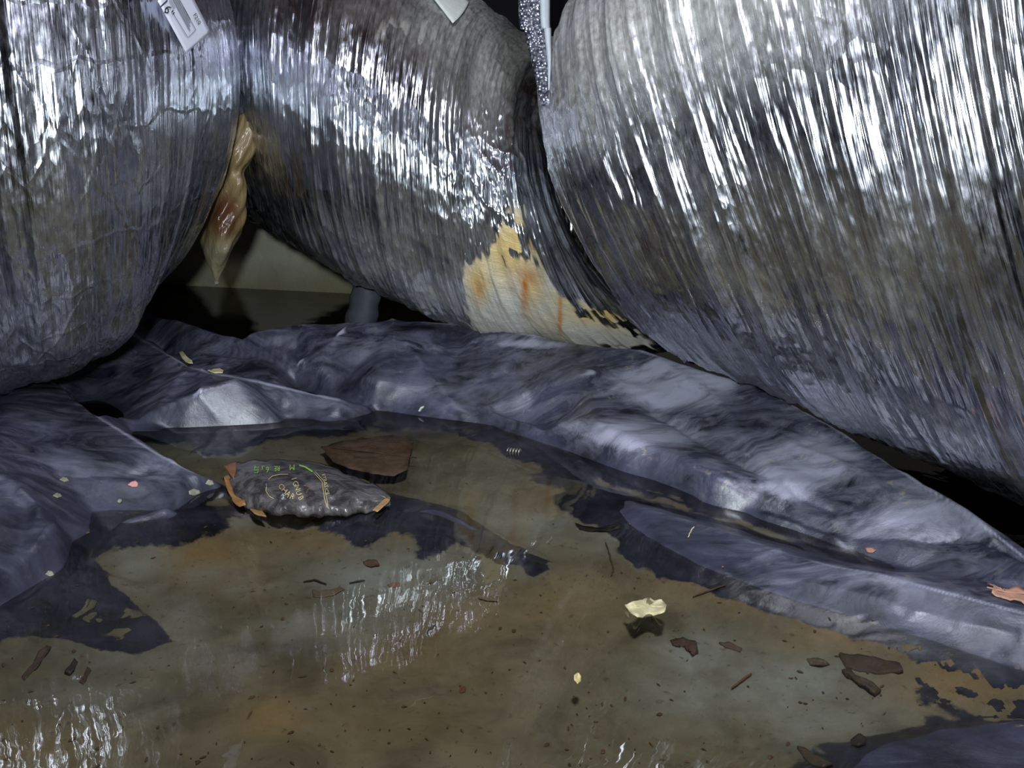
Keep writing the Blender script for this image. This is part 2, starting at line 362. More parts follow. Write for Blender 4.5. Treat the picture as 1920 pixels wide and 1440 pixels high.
# plain bed
for (x, y) in [(500, 1050), (700, 1150), (900, 1250), (1100, 1180), (1300, 1180), (1200, 1300), (1500, 1300), (300, 1100), (100, 1250), (300, 1300), (500, 1400), (900, 1420), (1200, 1430), (600, 860), (800, 860)]:
    P.append(atZ(x, y, bed-.003))
for q in [(-2.6, -.4), (2.6, -.4), (-2.6, 3.1), (2.6, 3.1), (0, -.4), (-1.2, .2), (1.2, .2), (0, .25), (-.5, .2), (.5, .2), (-1.2, 2.0), (0, 2.2), (1.2, 2.0), (-.4, 1.9), (.5, 1.8), (.8, 1.4), (0, 3.1), (-1.3, 1.2), (1.3, 1.2), (-2, .8), (2, .8)]:
    P.append(np.array([q[0], q[1], -.03]))
PA = np.array(P)
res = geometry.delaunay_2d_cdt([Vector((p[0], p[1])) for p in PA], E, [], 0, 1e-5)
tv = np.array([[v.x, v.y] for v in res[0]]); tz = np.zeros(len(tv))
for i, src in enumerate(res[3]):
    if src: tz[i] = PA[src[0], 2]
    else:
        d = np.hypot(PA[:, 0]-tv[i, 0], PA[:, 1]-tv[i, 1]); k = np.argsort(d)[:2]; tz[i] = PA[k, 2].mean()
gx = np.concatenate([np.linspace(-2.6, -1.0, 24)[:-1], np.linspace(-1.0, .9, 760), np.linspace(.9, 2.6, 24)[1:]])
gy = np.concatenate([np.linspace(-.4, .3, 12)[:-1], .3*np.power(2.0/.3, np.linspace(0, 1, 560)), np.linspace(2.0, 3.1, 14)[1:]])
GX, GY = np.meshgrid(gx, gy, indexing='ij'); GZ = np.full(GX.shape, -.03)
for tri in res[2]:
    a, b, c = tv[tri[0]], tv[tri[1]], tv[tri[2]]
    i0, i1 = np.searchsorted(gx, [min(a[0], b[0], c[0]), max(a[0], b[0], c[0])]); j0, j1 = np.searchsorted(gy, [min(a[1], b[1], c[1]), max(a[1], b[1], c[1])])
    i1 += 1; j1 += 1
    X = GX[i0:i1, j0:j1]; Y = GY[i0:i1, j0:j1]
    det = (b[1]-c[1])*(a[0]-c[0])+(c[0]-b[0])*(a[1]-c[1])
    if abs(det) < 1e-12: continue
    l1 = ((b[1]-c[1])*(X-c[0])+(c[0]-b[0])*(Y-c[1]))/det; l2 = ((c[1]-a[1])*(X-c[0])+(a[0]-c[0])*(Y-c[1]))/det; l3 = 1-l1-l2
    mk = (l1 >= -1e-6) & (l2 >= -1e-6) & (l3 >= -1e-6)
    GZ[i0:i1, j0:j1][mk] = (l1*tz[tri[0]]+l2*tz[tri[1]]+l3*tz[tri[2]])[mk]
for _ in range(6):   # round the folds a little
    GZ[1:-1, 1:-1] = (GZ[1:-1, 1:-1]*2+GZ[:-2, 1:-1]+GZ[2:, 1:-1]+GZ[1:-1, :-2]+GZ[1:-1, 2:])/6
above = sstep(-.012, .03, GZ)
_px, _py = proj(np.stack([GX, GY, GZ], -1).reshape(-1, 3)); _px = _px.reshape(GX.shape); _py = _py.reshape(GX.shape)
_w = 7*fbm(GX*14, GY*14, 66, 2)
def crease(pts, amp, wpx):
    d = np.full(GX.shape, 1e9)
    for (ax, ay), (bx, by) in zip(pts[:-1], pts[1:]):
        L = (bx-ax)**2+(by-ay)**2; q = np.clip(((_px-ax)*(bx-ax)+(_py-ay)*(by-ay))/L, 0, 1)
        d = np.minimum(d, np.hypot(_px-ax-q*(bx-ax)+_w, _py-ay-q*(by-ay)+_w))
    return amp*np.exp(-d/wpx)
CR = sum(crease(*c) for c in [
    ([(865, 785), (1000, 735), (1110, 712)], .006, 12), ([(865, 785), (1050, 832), (1200, 872), (1400, 938), (1560, 985)], .006, 14), ([(865, 785), (800, 700), (762, 650)], .006, 12),
    ([(865, 785), (700, 722), (560, 690)], .006, 12), ([(735, 600), (742, 680), (690, 702)], .006, 9), ([(560, 690), (650, 622)], .006, 10), ([(865, 785), (900, 770), (1100, 775)], -.005, 12),
    ([(1220, 770), (1340, 840), (1500, 930), (1565, 952)], -.009, 12), ([(1200, 660), (1330, 740), (1420, 850), (1480, 915)], .006, 18), ([(1560, 880), (1660, 930), (1800, 972)], .006, 14),
    ([(1000, 640), (1080, 700), (1220, 740)], .005, 16), ([(1480, 985), (1640, 1015), (1780, 1020), (1815, 1003), (1925, 1060)], -.005, 6), ([(1420, 800), (1500, 850), (1640, 900)], .005, 14),
    ([(270, 790), (380, 738), (440, 722), (520, 762)], .007, 10), ([(380, 700), (372, 740), (340, 790)], .005, 8), ([(480, 715), (560, 750), (600, 790)], .006, 10),
    ([(300, 600), (480, 640), (620, 660)], -.008, 14), ([(440, 640), (560, 625), (700, 640)], .006, 12),
    ([(230, 785), (320, 858), (345, 905)], .006, 9), ([(110, 893), (240, 890), (335, 884)], -.006, 9), ([(40, 930), (105, 990), (60, 1060)], .007, 12), ([(150, 985), (330, 955)], .004, 8),
    ([(1410, 1052), (1500, 1022)], .004, 7), ([(1260, 1000), (1420, 1075), (1640, 1130), (1900, 1200)], .004, 16), ([(600, 690), (640, 760)], .004, 8)])
GZ += CR*np.clip(above*1.2, 0, 1)
fac = fbm(GX*5, GY*5, 81, 2)
GZ += above*(.0032*np.abs(vn(GX*9+fac*2, GY*14, 82))+.0016*np.abs(vn(GX*24+fac*3, GY*30, 83)))
un, vn_ = (GX*.8+GY*.6), (-GX*.6+GY*.8)
GZ += above*(.0016*ridge(un*4, vn_*11, 3, 2)+.0016*fbm(GX*9, GY*9, 5, 2)+.0005*ridge(un*22, vn_*50, 9, 2))
GZ += (1-above)*(.0022*fbm(GX*22, GY*22, 11, 4)+.0012*ridge(GX*30, GY*30, 12, 2))
Vs = np.stack([GX, GY, GZ], -1).reshape(-1, 3)
qx, qy = proj(Vs); vx, vy, vz = Vs.T
nz = fbm(vx*25, vy*25, 21, 4); wob = 26*nz
wx, wy = qx+wob, qy+18*fbm(vx*30, vy*30, 33, 4)
silt = 1-sstep(-.016, -.005, vz+.004*nz)
silt *= 1-polymask(wx, wy, [(-80, 1190), (20, 1120), (130, 1000), (240, 970), (335, 960), (360, 930), (350, 975), (290, 1000), (205, 1015), (175, 1045), (230, 1110), (312, 1192), (235, 1224), (100, 1195), (0, 1185)], 12)
tanp = polymask(wx, wy, [(120, 1140), (200, 1120), (290, 1160), (280, 1200), (200, 1190), (130, 1165)], 20)*sstep(.10, .22, fbm(vx*60, vy*60, 55, 3)); silt = np.maximum(silt, tanp)
silt *= 1-.85*polymask(wx, wy, [(560, 925), (740, 925), (840, 955), (950, 1020), (1040, 1060), (1000, 1085), (900, 1040), (800, 985), (700, 965), (560, 965)], 8)
silt *= 1-.7*polymask(wx, wy, [(700, 790), (850, 800), (1000, 830), (1150, 890), (1250, 930), (1200, 930), (960, 830), (830, 815), (700, 815)], 10)
silt *= 1-.9*polymask(wx, wy, [(1030, 890), (1230, 945), (1400, 1000), (1600, 1060), (1300, 1050), (1140, 985)], 10)
silt *= 1-.8*polymask(wx, wy, [(1140, 985), (1300, 1070), (1450, 1125), (1700, 1200), (1600, 1195), (1380, 1130), (1200, 1060)], 10)
edge_r = polymask(wx, wy, [(1690, 1200), (1800, 1225), (2000, 1290), (2000, 1390), (1850, 1350), (1720, 1280)], 25)
silt = np.maximum(silt, edge_r*(fbm(vx*60, vy*60, 5, 3) > -.12)*1.0)*(1-edge_r*(fbm(vx*60, vy*60, 5, 3) < -.12))
och = blobs(wx, wy, [(370, 1050, 110, 60, .9), (560, 1010, 110, 30, .8), (760, 1000, 80, 20, .5), (520, 1350, 70, 35, 1), (800, 1230, 120, 60, .45), (880, 1150, 90, 50, .6), (1050, 1130, 140, 50, .5),
                     (1400, 1100, 180, 50, .75), (1570, 1190, 110, 40, .95), (1800, 1270, 150, 70, .95), (480, 930, 40, 30, .7), (1200, 890, 120, 20, .7), (1380, 960, 80, 20, .5), (700, 1350, 160, 60, .35), (50, 1400, 130, 60, .4), (1020, 950, 60, 25, .5)])
gry = blobs(wx, wy, [(720, 1080, 190, 60, .75), (900, 1050, 120, 40, .6), (420, 1090, 160, 30, .5), (270, 1060, 60, 60, .8), (330, 1170, 60, 60, .7), (230, 1230, 170, 30, .6), (180, 1300, 130, 50, .4), (640, 1160, 120, 50, .5),
                     (1450, 1290, 200, 80, .9), (1320, 1230, 90, 50, .8), (1560, 1350, 160, 60, .7), (1000, 985, 140, 30, .6), (1130, 1000, 120, 30, .5), (420, 840, 200, 30, .6), (460, 980, 120, 20, .5), (700, 1060, 150, 20, .6)])
och = np.clip(och+.12*nz, 0, 1); gry = np.clip(gry*(1+.6*nz)+.15*nz, 0, 1)
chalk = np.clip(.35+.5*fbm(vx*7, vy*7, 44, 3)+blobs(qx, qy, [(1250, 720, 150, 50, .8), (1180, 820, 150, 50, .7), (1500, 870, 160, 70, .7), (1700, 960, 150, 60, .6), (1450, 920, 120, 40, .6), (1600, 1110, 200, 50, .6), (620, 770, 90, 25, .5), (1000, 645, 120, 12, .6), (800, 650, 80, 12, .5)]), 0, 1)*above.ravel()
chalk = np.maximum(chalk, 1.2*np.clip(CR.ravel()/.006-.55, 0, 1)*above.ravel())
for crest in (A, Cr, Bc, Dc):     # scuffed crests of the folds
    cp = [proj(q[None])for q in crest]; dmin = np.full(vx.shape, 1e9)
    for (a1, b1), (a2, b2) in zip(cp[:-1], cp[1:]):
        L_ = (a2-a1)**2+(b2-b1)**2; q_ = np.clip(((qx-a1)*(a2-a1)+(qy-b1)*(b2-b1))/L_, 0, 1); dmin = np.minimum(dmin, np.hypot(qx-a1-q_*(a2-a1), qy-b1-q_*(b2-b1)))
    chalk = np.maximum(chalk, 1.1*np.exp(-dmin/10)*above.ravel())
sheet = mesh_np('plastic_ground_sheet', Vs, grid_faces(*GX.shape), poly, attrs={'mask': np.stack([silt, och, chalk, gry], 1)})
tag(sheet, 'black polythene vapour barrier lying in wet folds over the crawlspace ground', 'plastic sheet')
def sheet_z(x, y):
    i = min(max(np.searchsorted(gx, x)-1, 0), len(gx)-2); j = min(max(np.searchsorted(gy, y)-1, 0), len(gy)-2)
    fx = (x-gx[i])/(gx[i+1]-gx[i]); fy = (y-gy[j])/(gy[j+1]-gy[j])
    return (GZ[i, j]*(1-fx)+GZ[i+1, j]*fx)*(1-fy)+(GZ[i, j+1]*(1-fx)+GZ[i+1, j+1]*fx)*fy

# standing water
bm = bmesh.new(); bmesh.ops.create_grid(bm, x_segments=2, y_segments=2, size=1)
for v in bm.verts: v.co = Vector((v.co.x*XW, (v.co.y*.5+.5)*(YB-.002-YF)+YF, 0))
wo = obj('standing_water', bm, water_m)
tag(wo, 'still brownish flood water covering the plastic sheet and mirroring the ducts', 'water', kind='stuff')

# ------------------------------------------------------------------ ducts
def duct(st, nu, nv, ufr, seed, pleat, crumple, wire, fx_mask, mat, parent, t0=0.0, t1=1.0, v0=-.52, v1=.52):
    """loft of rings: rows of st are centre, up vector, bulge vector"""
    arr = np.array([np.concatenate(s) for s in st]); t = np.linspace(0, 1, nu); R = crom(arr, t)
    cen, U, F = R[:, :3], R[:, 3:6], R[:, 6:9]
    # dense in front, coarse behind
    q = np.linspace(-1, 1, nv); th = math.pi*(q*.62+.38*q**3)
    ct, sn = np.cos(th), np.sin(th)      # th = 0 faces the viewer
    Pp = cen[:, None]+U[:, None]*sn[None, :, None]+F[:, None]*ct[None, :, None]
    s = np.concatenate([[0], np.cumsum(np.linalg.norm(np.diff(cen+F, axis=0), axis=1))])
    rad = np.linalg.norm(U, axis=1).mean()
    SU, TV = np.meshgrid(s, th*rad, indexing='ij')
    du = np.gradient(Pp, axis=0); dv = np.gradient(Pp, axis=1)
    N = np.cross(dv, du); N /= np.linalg.norm(N, axis=2, keepdims=True)+1e-9
    out = (Pp-cen[:, None]); sg = np.sign((N*out).sum(-1, keepdims=True)); sg[sg == 0] = 1; N *= sg
    warp = .02*fbm(SU*3, TV*2.2, seed, 3)
    uu = SU+warp
    d = pleat*(.9*ridge(uu*16, TV*1.1, seed+1, 1)+.55*ridge(uu*37, TV*1.8, seed+2, 2)+.22*ridge(uu*90, TV*3.0, seed+3, 2))
    amp = sstep(-.25, .45, fbm(SU*5, TV*3.5, seed+5, 3))
    d += crumple*(ridge(uu*24, TV*15, seed+6, 3)*(.25+amp))
    d += wire*np.cos(uu*2*math.pi/.036)*sstep(-.2, .5, fbm(SU*4, TV*4, seed+8, 2))
    d += .012*fbm(SU*4, TV*3, seed+9, 3)
    Pp = Pp+N*d[..., None]
    V = Pp.reshape(-1, 3); qx, qy = proj(V)
    mk = fx_mask(qx, qy, SU.ravel(), TV.ravel(), N.reshape(-1, 3))
    return mesh_np('foil_jacket', V, grid_faces(nu, nv), mat, parent, uv=np.stack([SU.ravel(), TV.ravel()], 1), attrs={'mask': mk}), (cen, U, F, s, rad)
def v3(*a): return np.array(a, float)

# left duct
root_l = thing('insulated_duct', 'silver foil insulated duct with white sticker filling the upper left', 'duct', (-.8, 1.2, 0))
def loc(st): return st
stL = [(v3(-2.2, .55, .41), v3(0, 0, .37), v3(.13, -.33, 0)), (v3(-1.75, .69, .41), v3(0, 0, .37), v3(.14, -.34, 0)), (v3(-1.35, .84, .41), v3(0, 0, .38), v3(.15, -.34, 0)), (v3(-1.04, .97, .41), v3(0, 0, .39), v3(.155, -.335, 0)),
       (v3(-.84, 1.06, .42), v3(0, 0, .39), v3(.155, -.335, 0)), (v3(-.745, 1.12, .45), v3(0, 0, .39), v3(.175, -.325, 0)), (v3(-.685, 1.17, .48), v3(0, 0, .39), v3(.23, -.29, 0)), (v3(-.70, 1.26, .51), v3(0, 0, .385), v3(.27, -.20, 0)),
       (v3(-.80, 1.35, .54), v3(0, 0, .37), v3(.30, .04, 0)), (v3(-1.02, 1.43, .57), v3(0, 0, .36), v3(.18, .25, 0)), (v3(-1.3, 1.50, .60), v3(0, 0, .35), v3(.08, .30, 0))]
def maskL(x, y, u, v, n):
    dust = np.clip(.75*sstep(.25, .95, n[:, 2]+.3*fbm(u*8, v*8, 3, 3)), 0, .85)+.12*sstep(.2, .9, -n[:, 2])
    z = np.zeros_like(x); return np.stack([dust, z, z, z], 1)
_, infoL = duct(stL, 620, 430, None, 100, .0045, .0032, .0014, maskL, foil_a, root_l)
# centre duct
def stpx(T, B, D, F):
    t = atY(T[0], T[1], D); b = atY(B[0], B[1], D); c = (t+b)/2; return (c, t-c, np.array(F, float))
root_m = thing('insulated_duct', 'silver foil insulated duct in the middle with cream and rust stained underside', 'duct', (-.15, 1.5, 0))
stM = [stpx((500, -10), (505, 320), 2.05, (.02, -.26, 0)), stpx((478, -140), (492, 385), 1.90, (-.16, -.25, 0)), stpx((560, -150), (580, 462), 1.62, (-.0, -.30, .0)), stpx((690, -110), (690, 530), 1.55, (-.02, -.30, 0)),
       stpx((800, -50), (800, 575), 1.52, (-.04, -.29, 0)), stpx((890, 2), (900, 608), 1.52, (-.06, -.28, 0)), stpx((955, 45), (1000, 634), 1.52, (-.085, -.26, -.01)),
       stpx((1004, 88), (1090, 642), 1.50, (-.10, -.25, -.02)), stpx((1030, 105), (1170, 645), 1.50, (-.12, -.24, -.03)), stpx((1045, 130), (1260, 640), 1.52, (-.13, -.22, -.04)), stpx((1075, 200), (1330, 625), 1.56, (-.13, -.18, -.04))]
CREAM = [(958, 380), (985, 392), (992, 470), (1012, 505), (1045, 545), (1095, 575), (1150, 592), (1210, 606), (1262, 626), (1190, 660), (1100, 660), (1000, 660), (890, 640), (868, 590), (872, 512), (897, 482), (925, 462), (945, 430)]
def maskM(x, y, u, v, n):
    sx = x+16*fbm(u*60, v*14, 71, 3)+10*vn(u*220, v*30, 72); sy = y+14*fbm(u*30, v*30, 73, 3)+12*vn(u*160, v*12, 77)
    bare = polymask(sx, sy, CREAM, 4)
    hole = polymask(sx, sy, [(1060, 520), (1110, 560), (1180, 585), (1240, 612), (1180, 625), (1110, 598), (1060, 560)], 6)*(vn(u*70, v*55, 91) > .02)
    hole = np.maximum(hole, polymask(sx, sy, [(940, 410), (990, 410), (1005, 480), (960, 500), (930, 450)], 6)*(vn(u*90, v*50, 92) > .2))
    bare = bare*(1-hole)
    for pg in ([(862, 104), (872, 106), (852, 168), (843, 164)], [(958, 112), (970, 118), (934, 172), (926, 166)], [(740, 36), (800, 40), (830, 90), (770, 84), (690, 60)]):
        bare = np.maximum(bare, .3*polymask(sx, sy, pg, 8)*(vn(u*120, v*20, 94) > -.1))
    yel = np.clip(blobs(x, y, [(960, 470, 60, 75, 1.1), (900, 520, 30, 60, .9), (1000, 530, 30, 60, .9), (1130, 590, 110, 26, 1.0), (1060, 560, 40, 30, .7)])+.4*fbm(u*20, v*14, 74, 3), 0, 1)
    rust = np.clip(blobs(x, y, [(985, 540, 8, 40, 1.0), (898, 545, 10, 24, .55), (1050, 585, 5, 40, 1.0), (990, 520, 22, 22, .6)])*(1+.8*fbm(u*80, v*20, 75, 3)), 0, 1)
    dust = np.clip(.8*sstep(.15, .8, n[:, 2]+.35*fbm(u*9, v*5, 76, 4)-.3*(1-sstep(640, 880, x+60*fbm(u*6, v*6, 79, 2))))+.55*blobs(x, y, [(700, 500, 110, 60, 1), (830, 560, 120, 50, 1)])*(1+fbm(u*30, v*30, 78, 3)), 0, .9)
    return np.stack([dust, bare, yel, rust], 1)
duct(stM, 600, 430, None, 200, .0080, .0075, .0, maskM, foil_b, root_m)
# right duct
root_r = thing('insulated_duct', 'large silver foil insulated duct coming forward on the right', 'duct', (.5, .9, 0))
stR = [stpx((1120, 175), (1290, 575), 1.50, (-.09, -.14, 0)), stpx((1078, 118), (1285, 640), 1.40, (-.125, -.28, 0)), stpx((1112, 40), (1335, 672), 1.27, (-.135, -.33, 0)), stpx((1178, -45), (1430, 715), 1.16, (-.14, -.30, 0)),
       stpx((1290, -125), (1570, 770), 1.06, (-.156, -.255, 0)), stpx((1430, -220), (1735, 835), .98, (-.17, -.22, 0)), stpx((1630, -330), (1935, 915), .92, (-.20, -.21, 0)), stpx((1880, -460), (2200, 1030), .86, (-.24, -.20, 0)),
       stpx((2250, -600), (2600, 1180), .80, (-.28, -.18, 0)), stpx((2900, -900), (3300, 1400), .72, (-.30, -.16, 0))]
def maskR(x, y, u, v, n):
    top = sstep(0, 1, (420-y)/420-(x-1040)/900+.25*fbm(u*7, v*5, 61, 3))
    dust = np.clip(top*.9+.8*sstep(.5, 1.0, n[:, 2]), 0, .85)
    z = np.zeros_like(x); return np.stack([dust, z, z, z], 1)
duct(stR, 640, 430, None, 300, .0085, .0036, .0008, maskR, foil_c, root_r)
for r in (root_l, root_m, root_r): r['group'] = 'insulated foil ducts'
for r in (root_l, root_m, root_r):    # the jackets are modelled in world space: cancel the root offset
    for c in r.children: c.location = -Vector(r.location)

# ------------------------------------------------------------------ draping small things onto what carries them
bpy.context.view_layer.update()
jacket_l, jacket_m, jacket_r = root_l.children[0], root_m.children[0], root_r.children[0]
def hit(o, px, py, lift=0.0):
    """point of a world-space mesh seen along a pixel's ray, lifted off along its normal"""
    d = Vector(ray(px, py)).normalized()
    ok, p, n, _ = o.ray_cast(Vector(CAM), d)
    if not ok: return None
    if n.dot(d) > 0: n = -n
    return p+n*lift
def drape(name, P00, P10, P01, P11, nu, nv, o, lift, mat, parent=None, thick=.0006, shape=None, proud=0.0):
    """sheet whose corners are given as pixels, laid on o"""
    bm = bmesh.new(); vs = []; hits_ok = []
    for i in range(nu+1):
        row = []
        for j in range(nv+1):
            a, b = i/nu, j/nv
            if shape: a, b = shape(a, b)
            q = (np.array(P00)*(1-a)+np.array(P10)*a)*(1-b)+(np.array(P01)*(1-a)+np.array(P11)*a)*b
            p = hit(o, q[0], q[1], lift)
            hits_ok.append(p is not None)
            if p is None: p = vs[-1][j].co.copy() if vs else Vector(atY(q[0], q[1], 1.2))
            row.append(bm.verts.new(p))
        vs.append(row)
    # a smooth sheet: quadratic fit through the points it touches
    ab = np.array([[i/nu, j/nv] for i in range(nu+1) for j in range(nv+1)]); pc = np.array([vs[i][j].co[:] for i in range(nu+1) for j in range(nv+1)])
    B_ = np.stack([np.ones(len(ab)), ab[:, 0], ab[:, 1], ab[:, 0]**2, ab[:, 0]*ab[:, 1], ab[:, 1]**2], 1)
    okm = np.array(hits_ok) & (np.abs(pc[:, 1]-np.median(pc[:, 1])) < .12)
    co_ = np.linalg.lstsq(B_[okm], pc[okm], rcond=None)[0]; ft = B_@co_; dv_ = CAM-ft; ft = ft+dv_/np.linalg.norm(dv_, axis=1, keepdims=True)*proud
    for i in range(nu+1):
        for j in range(nv+1): vs[i][j].co = ft[i*(nv+1)+j]
    for i in range(nu):
        for j in range(nv): bm.faces.new((vs[i][j], vs[i+1][j], vs[i+1][j+1], vs[i][j+1]))
    r = obj(name, bm, mat, parent)
    m = r.modifiers.new('thickness', 'SOLIDIFY'); m.thickness = thick; m.offset = 0
    return r
def text_mesh(body, size=1.0):
    cu = bpy.data.curves.new('text', 'FONT'); cu.body = body; cu.size = size; cu.resolution_u = 3
    o = bpy.data.objects.new('text', cu); C.objects.link(o); bpy.context.view_layer.update()
    me = bpy.data.meshes.new_from_object(o.evaluated_get(bpy.context.evaluated_depsgraph_get()))
    bpy.data.objects.remove(o); bpy.data.curves.remove(cu); return me
def print_text(body, p0, xd, yd, o, lift, mat, parent, name='printed_text'):
    """lettering laid on o: xd / yd are the pixel vectors of one em along and up the letters"""
    me = text_mesh(body)
    for v in me.vertices:
        q = np.array(p0)+np.array(xd)*v.co.x+np.array(yd)*v.co.y
        p = hit(o, q[0], q[1], lift)
        if p is None:
            mid = sum((Vector(c_) for c_ in o.bound_box), Vector())/8; p = o.closest_point_on_mesh(Vector(atY(q[0], q[1], mid.y)))[1]
        v.co = p
    me.materials.clear(); me.materials.append(mat); me.name = name
    r = bpy.data.objects.new(name, me); C.objects.link(r)
    if parent: r.parent = parent
    return r
def stripe(name, pts, w, o, lift, mat, parent):
    bm = bmesh.new(); pv = None; pts = [np.array(p, float) for p in pts]
    dense = []
    for a, b in zip(pts[:-1], pts[1:]): dense += [a+(b-a)*k/6 for k in range(6)]
    dense.append(pts[-1])
    for i, q in enumerate(dense):
        t = dense[min(i+1, len(dense)-1)]-dense[max(i-1, 0)]; t /= np.linalg.norm(t)+1e-9; n = np.array([-t[1], t[0]])*w/2
        a, b = hit(o, *(q+n), lift), hit(o, *(q-n), lift)
        if a is None or b is None: continue
        v = (bm.verts.new(a), bm.verts.new(b))
        if pv: bm.faces.new((pv[0], v[0], v[1], pv[1]))
        pv = v
    return obj(name, bm, mat, parent)
fix_children = []   # things whose parts are modelled in world space

# sticker on the left duct
paper = simple('sticker_paper', lin(222, 224, 232), .5, nscale=30, var=.04, bumpd=.0002)
ink = simple('black_print', lin(52, 52, 66), .5, nscale=60, var=.1, bumpd=0)
inkg = simple('grey_print', lin(132, 134, 146), .5, nscale=300, var=.12, bumpd=0)
TL, BL, BR, TR = (262, -52), (345, 100), (390, 60), (308, -98)
def rnd(a, b):   # rounded lower corners
    return a, b
def lp(a, b): return tuple(np.array(TL)+(np.array(BL)-np.array(TL))*a+(np.array(TR)-np.array(TL))*b)
lab = drape('sticker', lp(.36, 0), BL, lp(.36, 1), BR, 22, 10, jacket_l, .003, paper, root_l, proud=.012); lab['label'] = 'white paper sticker with size printing'
LX = (np.array(BL)-np.array(TL)); LY = (np.array(TR)-np.array(TL))
def lp(a, b): return tuple(np.array(TL)+LX*a+LY*b)
bpy.context.view_layer.update()
nx, ny = LX/np.linalg.norm(LX), LY/np.linalg.norm(LY)
print_text('16"', lp(.40, .07), nx*26, ny*22, lab, .0012, ink, lab)
print_text('F210', lp(.76, .76), nx*11, ny*11, lab, .0012, ink, lab)
print_text('R-6', lp(.50, .84), nx*8, ny*8, lab, .0012, ink, lab)
for k in range(4): stripe('grey_text_block', [lp(.44, .46+.055*k), lp(.86-.03*k, .46+.055*k)], 2.0, lab, .0012, inkg, lab)
for k in range(3): stripe('grey_text_block', [lp(.45, .34+.03*k), lp(.56, .34+.03*k)], 1.0, lab, .0012, inkg, lab)
stripe('box_rule', [lp(.60, .26), lp(.90, .30), lp(.90, .62), lp(.62, .62)], .9, lab, .0013, ink, lab)
# tape end on the centre duct
tape_m = simple('white_strap_tape', lin(196, 200, 190), .5, nscale=80, var=.12, bumpd=.0006, scale=(1, 6, 1))
tp = drape('duct_tie', (770, -34), (846, 48), (812, -66), (876, 6), 24, 8, jacket_m, .006, tape_m, None, .0012,
           lambda a, b: (a+.03*math.sin(b*3.14), .5+(b-.5)*(.62+.38*a)+.03*math.sin(a*40)*(b < .1)))
tag(tp, 'white nylon duct tie end curling over the top of the middle duct', 'cable tie')

# hanging strap in the crease between centre and right ducts
def strap_material():
    t = NT('silver_webbing'); co = t.n('ShaderNodeTexCoord').outputs['Object']
    v = t.n('ShaderNodeTexVoronoi', feature='F1'); t.set(v, 'Vector', co); t.set(v, 'Scale', 260.0)
    p = t.n('ShaderNodeBsdfPrincipled'); t.set(p, 'Metallic', .85); t.set(p, 'Roughness', .26)
    t.set(p, 'Base Color', t.mix(t.ramp(v.outputs['Distance'], [(.2, 0.0), (.8, 1.0)]), lin(208, 210, 222), lin(100, 102, 116)))
    t.set(p, 'Normal', t.bump(v.outputs['Distance'], .004)); return t.done(p)
web = strap_material(); band = simple('grey_strap_edge', lin(150, 155, 156), .5, nscale=60, var=.12, bumpd=.0006)
def strip3(name, rows, mat, parent, th=.0016):
    """rows of (left point, right point)"""
    bm = bmesh.new(); pv = None; R = np.array([np.concatenate(r) for r in rows]); R = crom(R, np.linspace(0, 1, len(rows)*10))
    for i, r in enumerate(R):
        a, b = r[:3], r[3:]; m = (a+b)/2; row = []
        for k in range(5):
            p = a+(b-a)*k/4+np.array([0, -.004*math.sin(k/4*3.14), 0]); row.append(bm.verts.new(p))
        if pv:
            for k in range(4): bm.faces.new((pv[k], row[k], row[k+1], pv[k+1]))
        pv = row
    o = obj(name, bm, mat, parent); m = o.modifiers.new('thickness', 'SOLIDIFY'); m.thickness = th; m.offset = 0; return o
sr = thing('hanging_strap', 'silver woven strap hanging down into the crease between middle and right ducts', 'strap', tuple(atY(1015, 195, 1.06)))
Z1 = np.array([0, 0, 1])
t0_, t1_, t2_ = atY(972, -20, 1.06), atY(1012, -20, 1.06), atY(1031, -22, 1.065)
ov = np.array([-.03, .02, ZC-t0_[2]+.02])
c1 = strip3('webbing', [(t0_+ov, t1_+ov), ((t0_*.5+(t0_+ov)*.5), (t1_*.5+(t1_+ov)*.5)), (t0_, t1_), (atY(984, 60, 1.055), atY(1020, 60, 1.055)), (atY(998, 120, 1.05), atY(1026, 120, 1.05)), (atY(1009, 170, 1.045), atY(1027, 170, 1.045)), (atY(1014, 198, 1.05), atY(1027, 198, 1.05))], web, sr)
c2 = strip3('edge_band', [(t1_+ov, t2_+ov), ((t1_*.5+(t1_+ov)*.5), (t2_*.5+(t2_+ov)*.5)), (t1_, t2_), (atY(1019, 60, 1.06), atY(1033, 60, 1.06)), (atY(1025, 120, 1.055), atY(1033, 120, 1.05)), (atY(1027, 170, 1.05), atY(1030, 170, 1.05))], band, sr)
c2['label'] = 'plain grey edge of the strap'
fix_children.append(sr)

# torn liner hanging between left and centre ducts
def liner_material():
    t = NT('wet_torn_liner'); co = t.n('ShaderNodeTexCoord').outputs['Object']
    at = t.n('ShaderNodeAttribute', attribute_name='mask'); sep = t.n('ShaderNodeSeparateColor'); t.set(sep, 0, at.outputs['Color'])
    a = t.noise(t.mapping(co, (1, 1, .35)), 60, 5, .6, 1.2)
    col = t.mix(a, lin(84, 68, 42), lin(142, 124, 86)); col = t.mix(sep.outputs[0], col, t.mix(a, lin(44, 24, 12), lin(92, 56, 30)))
    col = t.mix(sep.outputs[1], col, t.mix(a, lin(112, 104, 78), lin(170, 164, 136)))
    p = t.n('ShaderNodeBsdfPrincipled'); t.set(p, 'Base Color', col); t.set(p, 'Roughness', .16); t.set(p, 'Normal', t.bump(a, .003))
    tr = t.n('ShaderNodeBsdfTransparent'); tr.inputs[0].default_value = (.9, .86, .74, 1)
    m = t.n('ShaderNodeMixShader'); t.set(m, 0, t.math('MULTIPLY', sep.outputs[1], .55)); t.set(m, 1, p); t.set(m, 2, tr); return t.done(m)
liner_m = liner_material()
